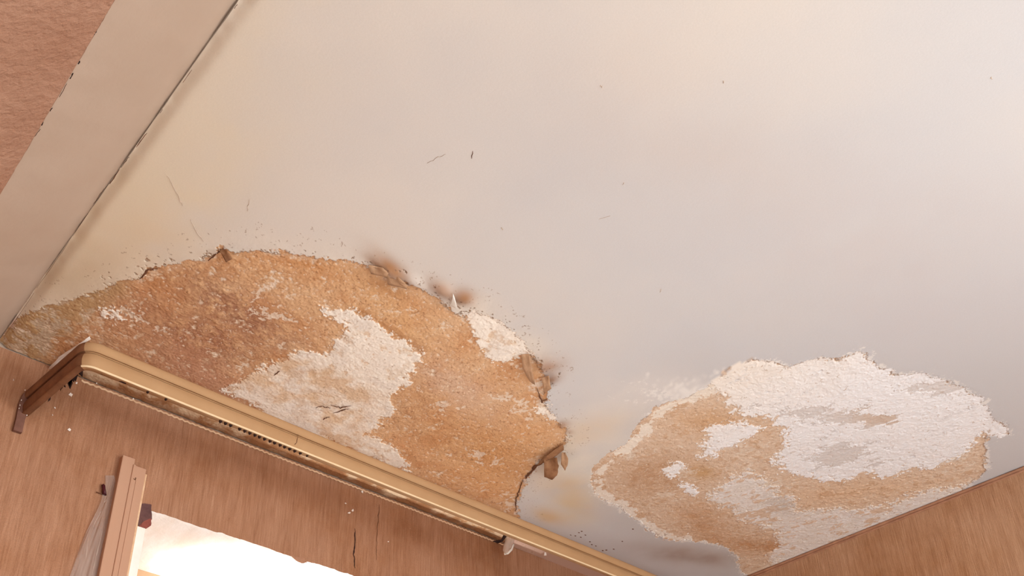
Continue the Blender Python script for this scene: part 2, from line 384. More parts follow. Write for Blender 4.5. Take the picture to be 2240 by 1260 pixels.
    pA = lerp(pA, np.clip(0.6 * streak(X, Y, (950, 800), (900, 900), 0.035) * (0.7 + 0.9 * n_mid + 0.5 * n_fin), 0, 0.8), (196, 142, 96))
    reddish = np.maximum.reduce([blob(X, Y, 520, 690, 0.13, 0.07, 0.2), blob(X, Y, 410, 750, 0.13, 0.07, 0.5), blob(X, Y, 470, 740, 0.09, 0.06)])
    pA = lerp(pA, np.clip(0.95 * reddish * (0.75 + 0.8 * n_mid + 0.5 * n_fin), 0, 0.9), (158, 104, 78))
    pA = lerp(pA, np.clip(0.6 * np.maximum(blob(X, Y, 330, 800, 0.10, 0.20, 0.3), blob(X, Y, 280, 700, 0.08, 0.12)), 0, 1), (192, 136, 98))
    pA = lerp(pA, 0.7 * blob(X, Y, 450, 830, 0.12, 0.06, 0.3), (204, 154, 124))
    pA = lerp(pA, 0.75 * blob(X, Y, 860, 690, 0.16, 0.05, 0.45) , (226, 178, 128))
    pA = lerp(pA, 0.75 * np.maximum(streak(X, Y, (785, 680), (925, 768), 0.012), 0.7 * streak(X, Y, (815, 620), (880, 650), 0.012)) * (1 + 0.4 * n_mid), (190, 134, 84))  # darker streaks: shade beside the raised undercoat edge painted in
    pA = lerp(pA, 0.55 * np.clip(blob(X, Y, 1000, 850, 0.13, 0.05, 0.2) + 0.4 * n_mid * blob(X, Y, 1000, 850, 0.2, 0.1), 0, 1), (222, 190, 166))
    pA = lerp(pA, 0.6 * blob(X, Y, 1080, 1000, 0.14, 0.09, 0.2), (220, 164, 108))
    pA = lerp(pA, np.clip(sstep(-0.022, -0.002, dA + 0.008 * n_big) * (0.2 + 1.0 * n_mid + 0.8 * n_fin), 0, 0.8) * (Y < 1.45), (240, 216, 188))
    pA = lerp(pA, 0.9 * np.clip(2 * (blob(X, Y, 1186, 838, 0.02, 0.05) + 0.5 * n_fin - 0.5), 0, 1), (240, 222, 202))
    pA = lerp(pA, 0.9 * np.clip(2.5 * (np.maximum(streak(X, Y, (1152, 1042), (1130, 1125), 0.009), streak(X, Y, (1178, 1018), (1168, 1030), 0.007)) + 0.6 * n_fin - 0.55), 0, 1), (240, 224, 208))
    olive = sstep(on_z(230, 700)[0], on_z(120, 720)[0], X + 0.02 * n_big + 0.10 * (Y - 1.6))
    pA = lerp(pA, 0.85 * olive, (186, 150, 106))
    pA = lerp(pA, np.clip(3 * (n_big * 0.8 + n_mid * 0.7 + 0.4 * n_fin + 0.10), 0, 0.85) * sstep(0.3, 0.6, olive), (204, 180, 152))
    pA = lerp(pA, np.clip(1.6 * (n_mid + 0.5 * n_fin - 0.45), 0, 0.5), (232, 200, 164))
    pA = lerp(pA, np.clip(3 * (n_fin + 0.6 * n_mic - 0.80), 0, 0.75), (240, 218, 192))
    wsp = np.maximum.reduce([blob(X, Y, 1150, 900, 0.07, 0.04), blob(X, Y, 1060, 1000, 0.06, 0.04), blob(X, Y, 960, 880, 0.06, 0.02), blob(X, Y, 1120, 1105, 0.03, 0.06), blob(X, Y, 600, 690, 0.08, 0.03), blob(X, Y, 345, 720, 0.05, 0.02)])
    pA = lerp(pA, np.where(n_mid + 0.7 * n_fin + 0.9 * wsp > 1.0, 0.85, 0.0), (238, 216, 192))
    pA = lerp(pA, np.clip(3 * (-n_fin + 0.6 * n_mic - 0.80), 0, 0.6), (158, 106, 68))
    # rusty damp plus painted-in corner shade along the junction with the window wall, behind the pelmet
    jd = WY - Y
    behind = sstep(1.635, 1.665, Y) * sstep(on_z(150, 780)[0], on_z(190, 800)[0], X)
    pA = lerp(pA, 0.6 * behind, (214, 178, 132))
    pA = lerp(pA, np.clip(3 * (n_big + n_mid + 0.5 * n_fin + 0.1), 0, 0.85) * behind, (240, 218, 184))
    rust_shade = sstep(0.042, 0.012, jd + 0.016 * n_big + 0.008 * n_mid) * behind
    pA = lerp(pA, 0.9 * rust_shade, (158, 108, 70))
    # ---- bare plaster, right
    pB = np.ones_like(col) * lin((230, 204, 178))[None, :]
    pB = lerp(pB, np.clip(0.4 + 0.6 * n_str, 0, 0.9), (232, 208, 184))
    pB = lerp(pB, np.clip(0.5 * n_mid, 0, 0.6), (218, 180, 144))
    pB = lerp(pB, 0.8 * np.clip(blob(X, Y, 1430, 1040, 0.10, 0.10, -0.4) * (0.9 + 0.5 * n_mid), 0, 1), (196, 152, 114))
    pB = lerp(pB, 0.8 * np.clip(blob(X, Y, 1560, 925, 0.10, 0.05, -0.5), 0, 1), (216, 172, 128))
    pB = lerp(pB, 0.85 * np.clip(blob(X, Y, 1660, 1195, 0.13, 0.05, -0.5) * (0.9 + 0.5 * n_mid), 0, 1), (200, 148, 102))
    pB = lerp(pB, 0.7 * np.clip(blob(X, Y, 1540, 1150, 0.16, 0.06, 0.4) * (0.9 + 0.5 * n_mid), 0, 1), (202, 152, 108))
    pB = lerp(pB, 0.8 * np.clip(blob(X, Y, 1860, 1080, 0.22, 0.06, -0.9), 0, 1), (232, 198, 164))
    pB = lerp(pB, 0.7 * np.clip(blob(X, Y, 1535, 1035, 0.04, 0.03, 0), 0, 1), (206, 160, 104))
    crm = np.maximum.reduce([blob(X, Y, 1470, 1090, 0.05, 0.03), blob(X, Y, 1600, 1085, 0.06, 0.05), blob(X, Y, 1500, 1035, 0.05, 0.03), blob(X, Y, 1640, 1000, 0.08, 0.06), blob(X, Y, 1380, 1000, 0.06, 0.03), blob(X, Y, 1700, 1060, 0.05, 0.03), blob(X, Y, 2100, 1000, 0.06, 0.05)])
    pB = lerp(pB, np.clip(1.5 * (0.55 * crm + 0.5 * n_str + 0.4 * n_fin + 0.25 * n_mid - 0.42), 0, 0.8), (238, 224, 206))
    pB = lerp(pB, np.clip(1.2 * (-n_mid - 0.4 * n_fin - 0.25), 0, 0.5), (204, 158, 116))
    pB = lerp(pB, np.where(n_fin + 0.6 * n_mic > 1.02, 0.7, 0.0), (240, 226, 208))
    pB = lerp(pB, np.clip(3 * (-n_fin + 0.6 * n_mic - 0.88), 0, 0.5), (168, 124, 88))
    # ---- white undercoat
    wt = sstep(1.30, 1.75, X)
    wC = np.ones_like(col) * lin((248, 236, 220))[None, :]
    wC = lerp(wC, wt, (246, 244, 243))
    wC = lerp(wC, np.clip(0.4 * n_big, 0, 0.4) * (1 - 0.8 * wt), (230, 214, 198))
    wC = lerp(wC, np.clip(1.3 * wornA * (0.6 + 0.8 * n_mid + 0.3 * n_big), 0, 0.75) * (X < 1.35), (222, 186, 146))
    wC = lerp(wC, np.where((n_mid + 0.6 * n_fin > 0.72) & (X < 1.35), 0.55, 0.0), (218, 176, 132))
    wC = lerp(wC, np.where(holeB, 0.85, 0.0), (222, 214, 208))
    wC = lerp(wC, np.where(holeB, 0.75, 0.0) * blob(X, Y, 1930, 915, 0.10, 0.06), (214, 188, 164))
    wC = lerp(wC, np.clip(1.6 * (n_str + 0.3 * n_fin - 0.38), 0, 0.45) * (X > 1.35), (222, 218, 216))
    wC = lerp(wC, np.clip(1.4 * (n_mid + 0.5 * n_str - 0.35), 0, 0.4) * (X < 1.35), (226, 200, 170))
    wC = lerp(wC, np.clip(1.4 * (-n_big - 0.2), 0, 0.3) * (X < 1.35), (222, 208, 196))
    b4 = (who == keys.index('B4'))
    wC = lerp(wC, np.where(b4, 0.75, 0.0) * np.clip(0.75 + 0.5 * n_str, 0, 1), (226, 212, 196))
    wC = lerp(wC, np.where(b4 & (n_str + 0.3 * n_fin > 0.3), 0.6, 0), (238, 230, 220))
    wC = lerp(wC, np.where(b4 & (n_str + 0.4 * n_mid < -0.45), 0.7, 0), (216, 178, 138))
    wC = lerp(wC, np.where(b4, 0.5, 0.0) * blob(X, Y, 1715, 1110, 0.06, 0.04), (196, 184, 172))
    wC = lerp(wC, np.where(who == 99, 0.6, 0.0), (238, 222, 200))
    wC = lerp(wC, np.where((n_fin - 0.5 * n_mic < -1.02), 0.6, 0.0), (178, 146, 116))
    a_side = (eA < eB)
    col = np.where((cls == 1)[:, None], np.where(a_side[:, None], pA, pB), col)
    col = np.where((cls == 2)[:, None], wC, col)
    # crisp dirt under the broken edge of the paint
    de = np.minimum(eA, eB)
    lipd = (np.abs(de) < 0.0022) & (n_fin > 0.05)
    col = lerp(col, np.where(lipd, 0.55, 0.0), (150, 108, 74))
    col = np.clip(col, 0, 0.95)
    # ---------------- relief, metres (up = into the slab)
    near = sstep(0.06, 0.0, np.minimum(dA, dB))
    z = 0.0022 * sstep(0.002, -0.002, de)
    z -= 0.0013 * sstep(0.0015, -0.0015, prim) * (de < 0)
    inside = (cls == 1)
    z += np.where(inside, 0.0006 * n_fin + 0.0004 * n_mic + 0.0008 * n_mid, np.where(cls == 2, 0.0005 * n_fin + 0.0006 * n_mid + 0.0003 * n_mic, 0))
    z += np.where((cls == 2) & holeB, 0.0009, 0)
    z += near * (cls == 0) * 0.0004 * n_mid
    # blistered lips of loose paint that sag off the edge
    for (px, py, rx, ry, an, m) in [(858, 596, 0.040, 0.014, 0.25, 0.012), (905, 615, 0.02, 0.012, 0.3, 0.009), (968, 634, 0.022, 0.014, 0.2, 0.014), (1013, 652, 0.016, 0.016, 0.2, 0.012), (1188, 800, 0.018, 0.028, 0.2, 0.012), (1228, 934, 0.012, 0.014, 0, 0.009), (492, 556, 0.014, 0.012, 0, 0.006)]:
        z -= 0.6 * m * blob(X, Y, px, py, rx, ry, an) * sstep(-0.006, 0.002, de)
    groove = np.exp(-((X - LX) / 0.011) ** 2) * 0.012 * (0.85 + 0.3 * n_big)
    border = np.minimum.reduce([X - x0 + 1e-4, x1 - X + 1e-4, np.maximum(Y - y0, 0) + 1e-4])
    z *= sstep(0, 0.01, border)
    z += groove
    V = np.stack([X, Y, CEIL + z], 1)
    I = np.arange(nx * ny).reshape(ny, nx)
    Q = np.stack([I[:-1, :-1].ravel(), I[1:, :-1].ravel(), I[1:, 1:].ravel(), I[:-1, 1:].ravel()], 1)   # faces down
    c4 = cls[Q]; fc = np.where((c4 == 2).sum(1) >= 2, 2, np.where((c4 >= 1).sum(1) >= 2, 1, 0))
    fw = who[Q[:, 0]]; fa = a_side[Q[:, 0]]
    return V, Q, col, fc, fw, fa

D1, D2 = 0.0014, 0.0014
XS = 1.19 * H
BY0, AY0 = 0.46 * H, 0.84 * H
blocks = [ceiling_block(LX, XS, AY0, WY, D1), ceiling_block(XS, RX, BY0, WY, D2),
          ceiling_block(LX + 0.045, XS, BY0, AY0, 0.008), ceiling_block(LX + 0.045, RX, -0.9, BY0, 0.016), ceiling_block(LX, LX + 0.045, -0.9, AY0, 0.003)]
Vs, Qs, Cs, Fc, Fw, Fa = [], [], [], [], [], []; off = 0
for V_, Q_, c_, a_, b_, d_ in blocks:
    Vs.append(V_); Qs.append(Q_ + off); Cs.append(c_); Fc.append(a_); Fw.append(b_); Fa.append(d_); off += len(V_)
Vs = np.concatenate(Vs); Qs = np.concatenate(Qs); Cs = np.concatenate(Cs); Fc = np.concatenate(Fc); Fw = np.concatenate(Fw); Fa = np.concatenate(Fa)
ceiling = mesh_np('ceiling', Vs, Qs[Fc == 0], MAT_PAINT, None, Cs)
tag(ceiling, 'cream painted ceiling peeling in two water-damaged areas', kind='structure')
pl = mesh_np('bare_plaster', Vs, Qs[(Fc == 1) & Fa], MAT_PLASTER, ceiling, Cs); pl['label'] = 'orange-brown bare plaster above the curtain pelmet'
pl = mesh_np('bare_plaster', Vs, Qs[(Fc == 1) & ~Fa], MAT_PLASTER, ceiling, Cs); pl['label'] = 'pale tan bare plaster beside the right wall'
keys = list(PRIMERS)
PL = {'A1': 'large cream undercoat patch inside the orange plaster', 'A2': 'white undercoat patch at the upper right edge of the orange plaster', 'A3': 'small cream undercoat patch at the right edge of the orange plaster',
      'A4': 'small grey-white remnant near the sloped board', 'B1': 'large bright white undercoat patch near the right wall', 'B2': 'white undercoat tongue in the tan plaster', 'B4': 'streaky off-white undercoat along the right wall',
      'B5': 'small cream undercoat spot in the tan plaster', 'B6': 'small cream undercoat spot in the tan plaster, lower one', 99: 'cream rim around the left of the tan plaster'}
for k in [keys.index(n) for n in keys] + [99]:
    m = (Fc == 2) & (Fw == k)
    if m.sum() > 20:
        o = mesh_np('undercoat_patch', Vs, Qs[m], MAT_PRIMER, ceiling, Cs); o['label'] = PL[keys[k] if k != 99 else 99]
m = (Fc == 2) & (Fw == -1)
if m.sum(): mesh_np('undercoat_patch', Vs, Qs[m], MAT_PRIMER, ceiling, Cs)
# slab above, so the ceiling has thickness
bm = bmesh.new(); box(bm, (-0.9, -0.9, CEIL + 0.02), (RX + 0.25, WY + 0.35, CEIL + 0.16))
o = bm_obj('slab', bm, MAT_BAND, ceiling)

# ------------------------------------------------------------------ sloped left side
t20, t45 = math.tan(math.radians(32)), 1.0
def plane_pt(px, py, x0, z0, slope):
    """point of the photograph on a plane that falls to the left from (x0, z0)"""
    d = ray(px, py)                       # CZ + s*dz = z0 - (x0 - s*dx)*slope
    s = (z0 - CZ - x0 * slope) / (d[2] - d[0] * slope)
    return np.array([d[0] * s, d[1] * s, CZ + d[2] * s])
pL2 = [plane_pt(x, y, LX, CEIL, t20) for x, y in ((250, 0), (128, 207), (0, 425))]
X2 = float(np.mean([p[0] for p in pL2])); Z2 = CEIL - (LX - X2) * t20
X3 = -0.55; Z3 = Z2 - (X2 - X3) * t45
def strip(name, xa, za, xb, zb, mat, nx, amp, edge=0.0):
    ys = np.arange(-0.9, WY + 0.001, 0.008); us = np.linspace(0, 1, nx)
    U, Y = np.meshgrid(us, ys); X = xa + (xb - xa) * U; Z = za + (zb - za) * U
    n = fbm(X.ravel() * 1.0, Y.ravel(), 0.05, 4, 301).reshape(U.shape) * amp
    fade = np.minimum(1, np.minimum(U, 1 - U) * 12)
    Z = Z + n * fade
    if name == 'trim_1':
        D = (xa - X); Z = Z + np.exp(-(D / 0.011) ** 2) * 0.012
    I = np.arange(U.size).reshape(U.shape)
    Q = np.stack([I[:-1, :-1].ravel(), I[:-1, 1:].ravel(), I[1:, 1:].ravel(), I[1:, :-1].ravel()], 1)
    return mesh_np(name, np.stack([X.ravel(), Y.ravel(), Z.ravel()], 1), Q, mat)
band = strip('trim_1', LX, CEIL, X2, Z2, MAT_BAND, 70, 0.0006)
tag(band, 'cream painted sloping board between ceiling and left slope', kind='structure')
slope = strip('wall_left', X2, Z2 - 0.002, X3, Z3, MAT_SLOPE, 90, 0.0022)
tag(slope, 'pink-tan rough plaster slope left of the cream board', kind='structure')
bm = bmesh.new(); box(bm, (X3 - 0.1, -0.9, 0), (X3, WY, Z3)); o = bm_obj('knee_wall', bm, MAT_SLOPE, slope)

# ------------------------------------------------------------------ right wall
def grid_wall(name, fn, us, vs, mat, keep=None):
    U, Vv = np.meshgrid(us, vs); P = fn(U.ravel(), Vv.ravel())
    I = np.arange(U.size).reshape(U.shape)
    Q = np.stack([I[:-1, :-1].ravel(), I[:-1, 1:].ravel(), I[1:, 1:].ravel(), I[1:, :-1].ravel()], 1)
    if keep is not None:
        c = P[Q].mean(1); Q = Q[keep(c)]
    return mesh_np(name, P, Q, mat)
def fr(U, Z):
    return np.stack([RX + 0.0015 * fbm(U, Z, 0.2, 3, 401), U, Z], 1)
wr = grid_wall('wall_right', fr, np.arange(-0.9, WY + 0.02, 0.02), np.linspace(0, CEIL - 0.004, 120), MAT_WALLR)
tag(wr, 'tan ribbed wallpaper wall on the right below the white patch', kind='structure')
bm = bmesh.new(); box(bm, (RX + 0.01, -0.9, 0), (RX + 0.22, WY + 0.3, CEIL + 0.02)); bm_obj('masonry', bm, MAT_BAND, wr)
# bead along the top of the right wall: two fine rolls
ys = np.arange(-0.9, WY, 0.012); prof = []
for cz, r in ((CEIL - 0.0045, 0.0042), (CEIL - 0.0115, 0.0034)):
    prof += [(RX + 0.001 - r * math.sin(a) - 0.0005, cz + r * math.cos(a)) for a in np.linspace(0.1, math.pi - 0.1, 7)]
Vb, Qb = [], []
for j, y in enumerate(ys):
    jit = 0.0004 * math.sin(y * 90) + random.uniform(-1, 1) * 0.0003
    for (x, z) in prof: Vb.append((x + jit, y, z + jit))
n = len(prof)
for j in range(len(ys) - 1):
    for i in range(n - 1): Qb.append((j * n + i, (j + 1) * n + i, (j + 1) * n + i + 1, j * n + i + 1))
bead = mesh_np('trim_2', np.array(Vb), np.array(Qb), MAT_BEAD)
tag(bead, 'thin brown bead between ceiling and right wall', kind='structure')

# ------------------------------------------------------------------ window wall with its opening
OX0, OX1 = 0.527 * H, 1.42 * H
OZ1 = CZ + 0.803 * H; OZ0 = 0.85
RD = 0.27                                             # depth of the reveal
def lint(x):                                          # lower edge of the lintel, worn and wavy
    x = np.asarray(x, float)
    return OZ1 + 0.0022 * fbm(x, x * 0 + 0.3, 0.20, 3, 501, 0.5) + 0.0012 * fbm(x, x * 0 + 2.3, 0.012, 2, 531)
def fw_(U, Z):
    return np.stack([U, WY + 0.0012 * fbm(U, Z, 0.15, 3, 511), Z], 1)
Xs = np.concatenate([np.arange(X3, OX0, 0.014), np.arange(OX0, OX1, 0.004), np.linspace(OX1, RX + 0.01, 40)])
# above the opening
nz = 40
Lz = lint(Xs); inr = (Xs >= OX0) & (Xs <= OX1)
Zg = np.linspace(0, 1, nz)
V_ = []; 
for t in Zg:
    zb = np.where(inr, Lz, OZ1); zz = zb + (CEIL - zb) * t
    V_.append(fw_(Xs, zz))
Vt = np.concatenate(V_); nX = len(Xs)
I = np.arange(nz * nX).reshape(nz, nX)
Qt = np.stack([I[:-1, :-1].ravel(), I[:-1, 1:].ravel(), I[1:, 1:].ravel(), I[1:, :-1].ravel()], 1)
# rounded arris then back along the soffit
i0, i1 = np.where(inr)[0][[0, -1]]; xs_ = Xs[i0:i1 + 1]; lz = Lz[i0:i1 + 1]
# left, right and below
ex_V, ex_Q = [], []
def add_quad(a, b, c, d):
    k = len(ex_V); ex_V.extend([a, b, c, d]); ex_Q.append((k, k + 1, k + 2, k + 3))
add_quad((X3, WY, 0), (OX0, WY, 0), (OX0, WY, OZ1), (X3, WY, OZ1))
add_quad((OX1, WY, 0), (RX + 0.01, WY, 0), (RX + 0.01, WY, OZ1), (OX1, WY, OZ1))
add_quad((OX0, WY, 0), (OX1, WY, 0), (OX1, WY, OZ0), (OX0, WY, OZ0))
Vw = np.concatenate([Vt, np.array(ex_V)]); Qw = np.concatenate([Qt, np.array(ex_Q) + len(Vt)])
ww = mesh_np('wall_back', Vw, Qw, MAT_WALL)
tag(ww, 'brown ribbed wallpaper wall with the window opening', kind='structure')
# masonry behind the paper
bm = bmesh.new()
for lo, hi in (((X3, WY + 0.004, 0), (OX0 - 0.004, WY + 0.33, CEIL + 0.02)), ((OX1 + 0.004, WY + 0.004, 0), (RX + 0.2, WY + 0.33, CEIL + 0.02)),
               ((OX0 - 0.004, WY + 0.004, OZ1 + 0.012), (OX1 + 0.004, WY + 0.33, CEIL + 0.02)), ((OX0 - 0.004, WY + 0.004, 0), (OX1 + 0.004, WY + 0.33, OZ0 - 0.004))):
    box(bm, lo, hi)
bm_obj('masonry', bm, MAT_BAND, ww)
# reveal: soffit and jambs
dep = np.concatenate([[0, 0.003, 0.008], np.linspace(0.02, RD + 0.05, 34)])
Vr = []
for k, d in enumerate(dep):
    rz = {0: 0.0, 1: -0.0016, 2: -0.003}.get(k, -0.003)
    zz = lz * (1 - min(1, d / 0.05)) + OZ1 * min(1, d / 0.05) + rz + 0.0022 * fbm(xs_ * 1.0, np.full_like(xs_, d) * 1.6, 0.06, 4, 551)* min(1, d / 0.02)
    Vr.append(np.stack([xs_, np.full_like(xs_, WY + d), zz], 1))
Vr = np.concatenate(Vr); nr = len(xs_); I = np.arange(len(dep) * nr).reshape(len(dep), nr)
Qr = np.stack([I[:-1, :-1].ravel(), I[:-1, 1:].ravel(), I[1:, 1:].ravel(), I[1:, :-1].ravel()], 1)
rev = mesh_np('window_reveal', Vr, Qr, MAT_REVEAL, ww); rev['label'] = 'whitewashed underside of the window lintel'
bm = bmesh.new()
box(bm, (OX0 - 0.003, WY, OZ0), (OX0, WY + RD + 0.05, OZ1)); box(bm, (OX1, WY, OZ0), (OX1 + 0.003, WY + RD + 0.05, OZ1)); box(bm, (OX0, WY, OZ0 - 0.003), (OX1, WY + RD + 0.05, OZ0))
bm_obj('window_jamb', bm, MAT_REVEAL, ww)
# window frame at the back of the reveal
win = empty('window_1', ((OX0 + OX1) / 2, WY + RD, OZ0)); tag(win, 'cream framed window deep in the bright opening', kind='structure')
def wpart(name, lo, hi, mat=MAT_FRAME, bev=0.003):
    bm = bmesh.new(); box(bm, lo, hi); return child_at(bm_obj(name, bm, mat, None, bev), win)
y0, y1 = WY + RD, WY + RD + 0.05
wpart('window_head', (OX0, y0, OZ1 - 0.052), (OX1, y1, OZ1 - 0.001)); wpart('window_sill', (OX0, y0, OZ0), (OX1, y1, OZ0 + 0.05))
for xa in (OX0, (OX0 + OX1) / 2 - 0.025, OX1 - 0.05): wpart('window_stile', (xa, y0, OZ0 + 0.05), (xa + 0.05, y1, OZ1 - 0.052))
gm, gnt, gb = new_mat('window_glass'); gnt.nodes.remove(gb); go = gnt.nodes['Material Output']
_t = N(gnt, 'ShaderNodeBsdfTransparent'); _g = N(gnt, 'ShaderNodeBsdfGlossy'); _g.inputs['Roughness'].default_value = 0.02; _fr = N(gnt, 'ShaderNodeFresnel'); _mx = N(gnt, 'ShaderNodeMixShader')
gnt.links.new(_fr.outputs[0], _mx.inputs[0]); gnt.links.new(_t.outputs[0], _mx.inputs[1]); gnt.links.new(_g.outputs[0], _mx.inputs[2]); gnt.links.new(_mx.outputs[0], go.inputs[0])
for xa, xb in ((OX0 + 0.05, (OX0 + OX1) / 2 - 0.025), ((OX0 + OX1) / 2 + 0.025, OX1 - 0.05)):
    wpart('pane', (xa, y0 + 0.022, OZ0 + 0.05), (xb, y0 + 0.026, OZ1 - 0.052), gm, 0)
# floor
bm = bmesh.new(); box(bm, (X3 - 0.1, -0.9, -0.05), (RX + 0.2, WY + 0.3, 0)); fl = bm_obj('floor', bm, MAT_FLOOR); tag(fl, 'brown boarded floor', kind='structure')

# ------------------------------------------------------------------ thin pieces: ribbons, flakes
def ribbon(name, pts, wid, mat, parent, nrm, lift=0.0006):
    """a broken line of dirt in a crack: pts world points, wid list of widths"""
    pts = [np.array(p, float) for p in pts]; V_, F_ = [], []; nrm = np.array(nrm, float)
    for i, p in enumerate(pts):
        t = pts[min(i + 1, len(pts) - 1)] - pts[max(i - 1, 0)]; t /= np.linalg.norm(t) + 1e-9
        s = np.cross(nrm, t); w_ = wid[i] if hasattr(wid, '__len__') else wid
        for sg, l in ((-1, 0), (0, 1), (1, 0)): V_.append(p + s * sg * w_ / 2 + nrm * lift * (0.2 + l))
    for i in range(len(pts) - 1):
        for k in (0, 1): F_.append((i * 3 + k, i * 3 + k + 1, i * 3 + k + 4, i * 3 + k + 3))
    return mesh_py(name, V_, F_, mat, parent)
def jag(pts, n, amp, seed=0):
    r = random.Random(seed); out = []
    for a, b in zip(pts[:-1], pts[1:]):
        for k in range(n):
            t = k / n; out.append((a[0] + (b[0] - a[0]) * t + r.uniform(-amp, amp), a[1] + (b[1] - a[1]) * t + r.uniform(-amp, amp)))
    out.append(pts[-1]); return out
def taper(n, w, seed=0):
    r = random.Random(seed); return [w * (0.35 + 0.65 * math.sin(math.pi * (i + 0.3) / (n + 0.2))) * r.uniform(0.5, 1.2) for i in range(n)]
DOWN = (0, 0, -1)
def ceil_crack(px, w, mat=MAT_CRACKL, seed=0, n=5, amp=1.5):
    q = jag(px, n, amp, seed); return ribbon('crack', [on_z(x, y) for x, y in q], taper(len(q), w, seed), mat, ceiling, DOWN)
ceil_crack([(366, 382), (388, 425), (400, 450)], 0.0011, seed=1)
ceil_crack([(416, 478), (428, 505), (446, 528)], 0.0014, seed=2)
ceil_crack([(1035, 330), (1032, 347)], 0.0016, MAT_CRACK, 3)
ceil_crack([(935, 358), (955, 345), (975, 337)], 0.0008, seed=4)
ceil_crack([(545, 435), (541, 462)], 0.0009, seed=5)
ceil_crack([(1311, 480), (1335, 472)], 0.0006, seed=7)
ceil_crack([(1366, 398), (1362, 404)], 0.0016, seed=8); ceil_crack([(1314, 186), (1317, 192)], 0.002, seed=9); ceil_crack([(1582, 176), (1583, 182)], 0.0016, seed=10); ceil_crack([(2168, 168), (2171, 173)], 0.002, seed=12); ceil_crack([(1097, 496), (1100, 503)], 0.0018, seed=13); ceil_crack([(1447, 630), (1444, 640)], 0.001, seed=14)
# cracked plaster inside the cream undercoat
for k, q in enumerate(([(722, 885), (745, 892), (768, 888)], [(730, 903), (748, 899), (762, 894)], [(690, 892), (706, 889), (722, 893)], [(706, 917), (722, 912)], [(560, 905), (575, 910)], [(600, 820), (612, 812)])):
    ceil_crack(q, 0.0032, MAT_CRACK, 20 + k)
# long shadow-crack under the raised right edge of the left patch
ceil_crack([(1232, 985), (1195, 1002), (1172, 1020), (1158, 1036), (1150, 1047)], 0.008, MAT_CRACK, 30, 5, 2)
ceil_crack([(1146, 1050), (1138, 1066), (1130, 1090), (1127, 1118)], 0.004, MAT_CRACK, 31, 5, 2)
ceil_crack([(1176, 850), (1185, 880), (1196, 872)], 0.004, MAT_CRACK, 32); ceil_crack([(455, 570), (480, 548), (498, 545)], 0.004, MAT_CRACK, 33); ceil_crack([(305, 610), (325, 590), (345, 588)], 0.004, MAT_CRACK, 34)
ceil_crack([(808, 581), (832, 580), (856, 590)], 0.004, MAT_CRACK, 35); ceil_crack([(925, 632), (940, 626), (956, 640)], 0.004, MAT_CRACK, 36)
for k, (x, y) in enumerate([(1266, 1165), (1272, 1162), (1280, 1170), (1258, 1172), (1290, 1185), (1294, 1191), (1303, 1194), (1318, 1204), (1326, 1203), (1248, 1170), (1270, 1175), (1361, 1184), (1384, 1157), (1342, 1201)]):
    ceil_crack([(x - 1.4, y - 0.6), (x, y), (x + 1.6, y + 0.8)], 0.005, MAT_CRACK, 60 + k, 1, 0)
# dark gaps along both edges of the cream board
for k, (a, b) in enumerate([((212, 64), (206, 76)), ((175, 133), (171, 140)), ((160, 160), (153, 172)), ((147, 182), (130, 212)), ((115, 235), (110, 243)), ((95, 266), (91, 274)), ((88, 282), (76, 298)), ((228, 36), (216, 56))]):
    q = jag([a, b], 4, 0.8, 40 + k); wd = 0.0028 if k in (0, 1, 2, 4, 5) else 0.0012
    ribbon('crack', [np.array(plane_pt(x, y, LX, CEIL, t20)) for x, y in q], taper(len(q), wd * 0.8, k), MAT_DARK if wd > .002 else MAT_CRACK, band, (0.3, 0, -0.95), 0.0006)
for k, (a, b) in enumerate([((520, 8), (512, 18)), ((420, 152), (400, 180)), ((356, 238), (350, 247)), ((322, 290), (298, 322)), ((283, 342), (265, 366)), ((262, 370), (240, 402)), ((228, 412), (205, 445)), ((200, 455), (160, 515)), ((150, 530), (80, 630)), ((75, 640), (10, 735))]):
    q = jag([a, b], 5, 0.7, 80 + k); wd = 0.0013 if k in (3, 4, 5) else 0.0007
    ribbon('crack', [on_z(x, y) for x, y in q], taper(len(q), wd, k), MAT_CRACK, ceiling, DOWN, 0.001)

q = jag([(250, 0), (212, 66), (128, 207), (70, 307), (0, 425)], 12, 0.8, 77)
ribbon('crack', [np.array(plane_pt(x, y, LX, CEIL, t20)) for x, y in q], [0.0007 + 0.0007 * random.random() for _ in q], MAT_CRACKM, band, (0.3, 0, -0.95), 0.0005)

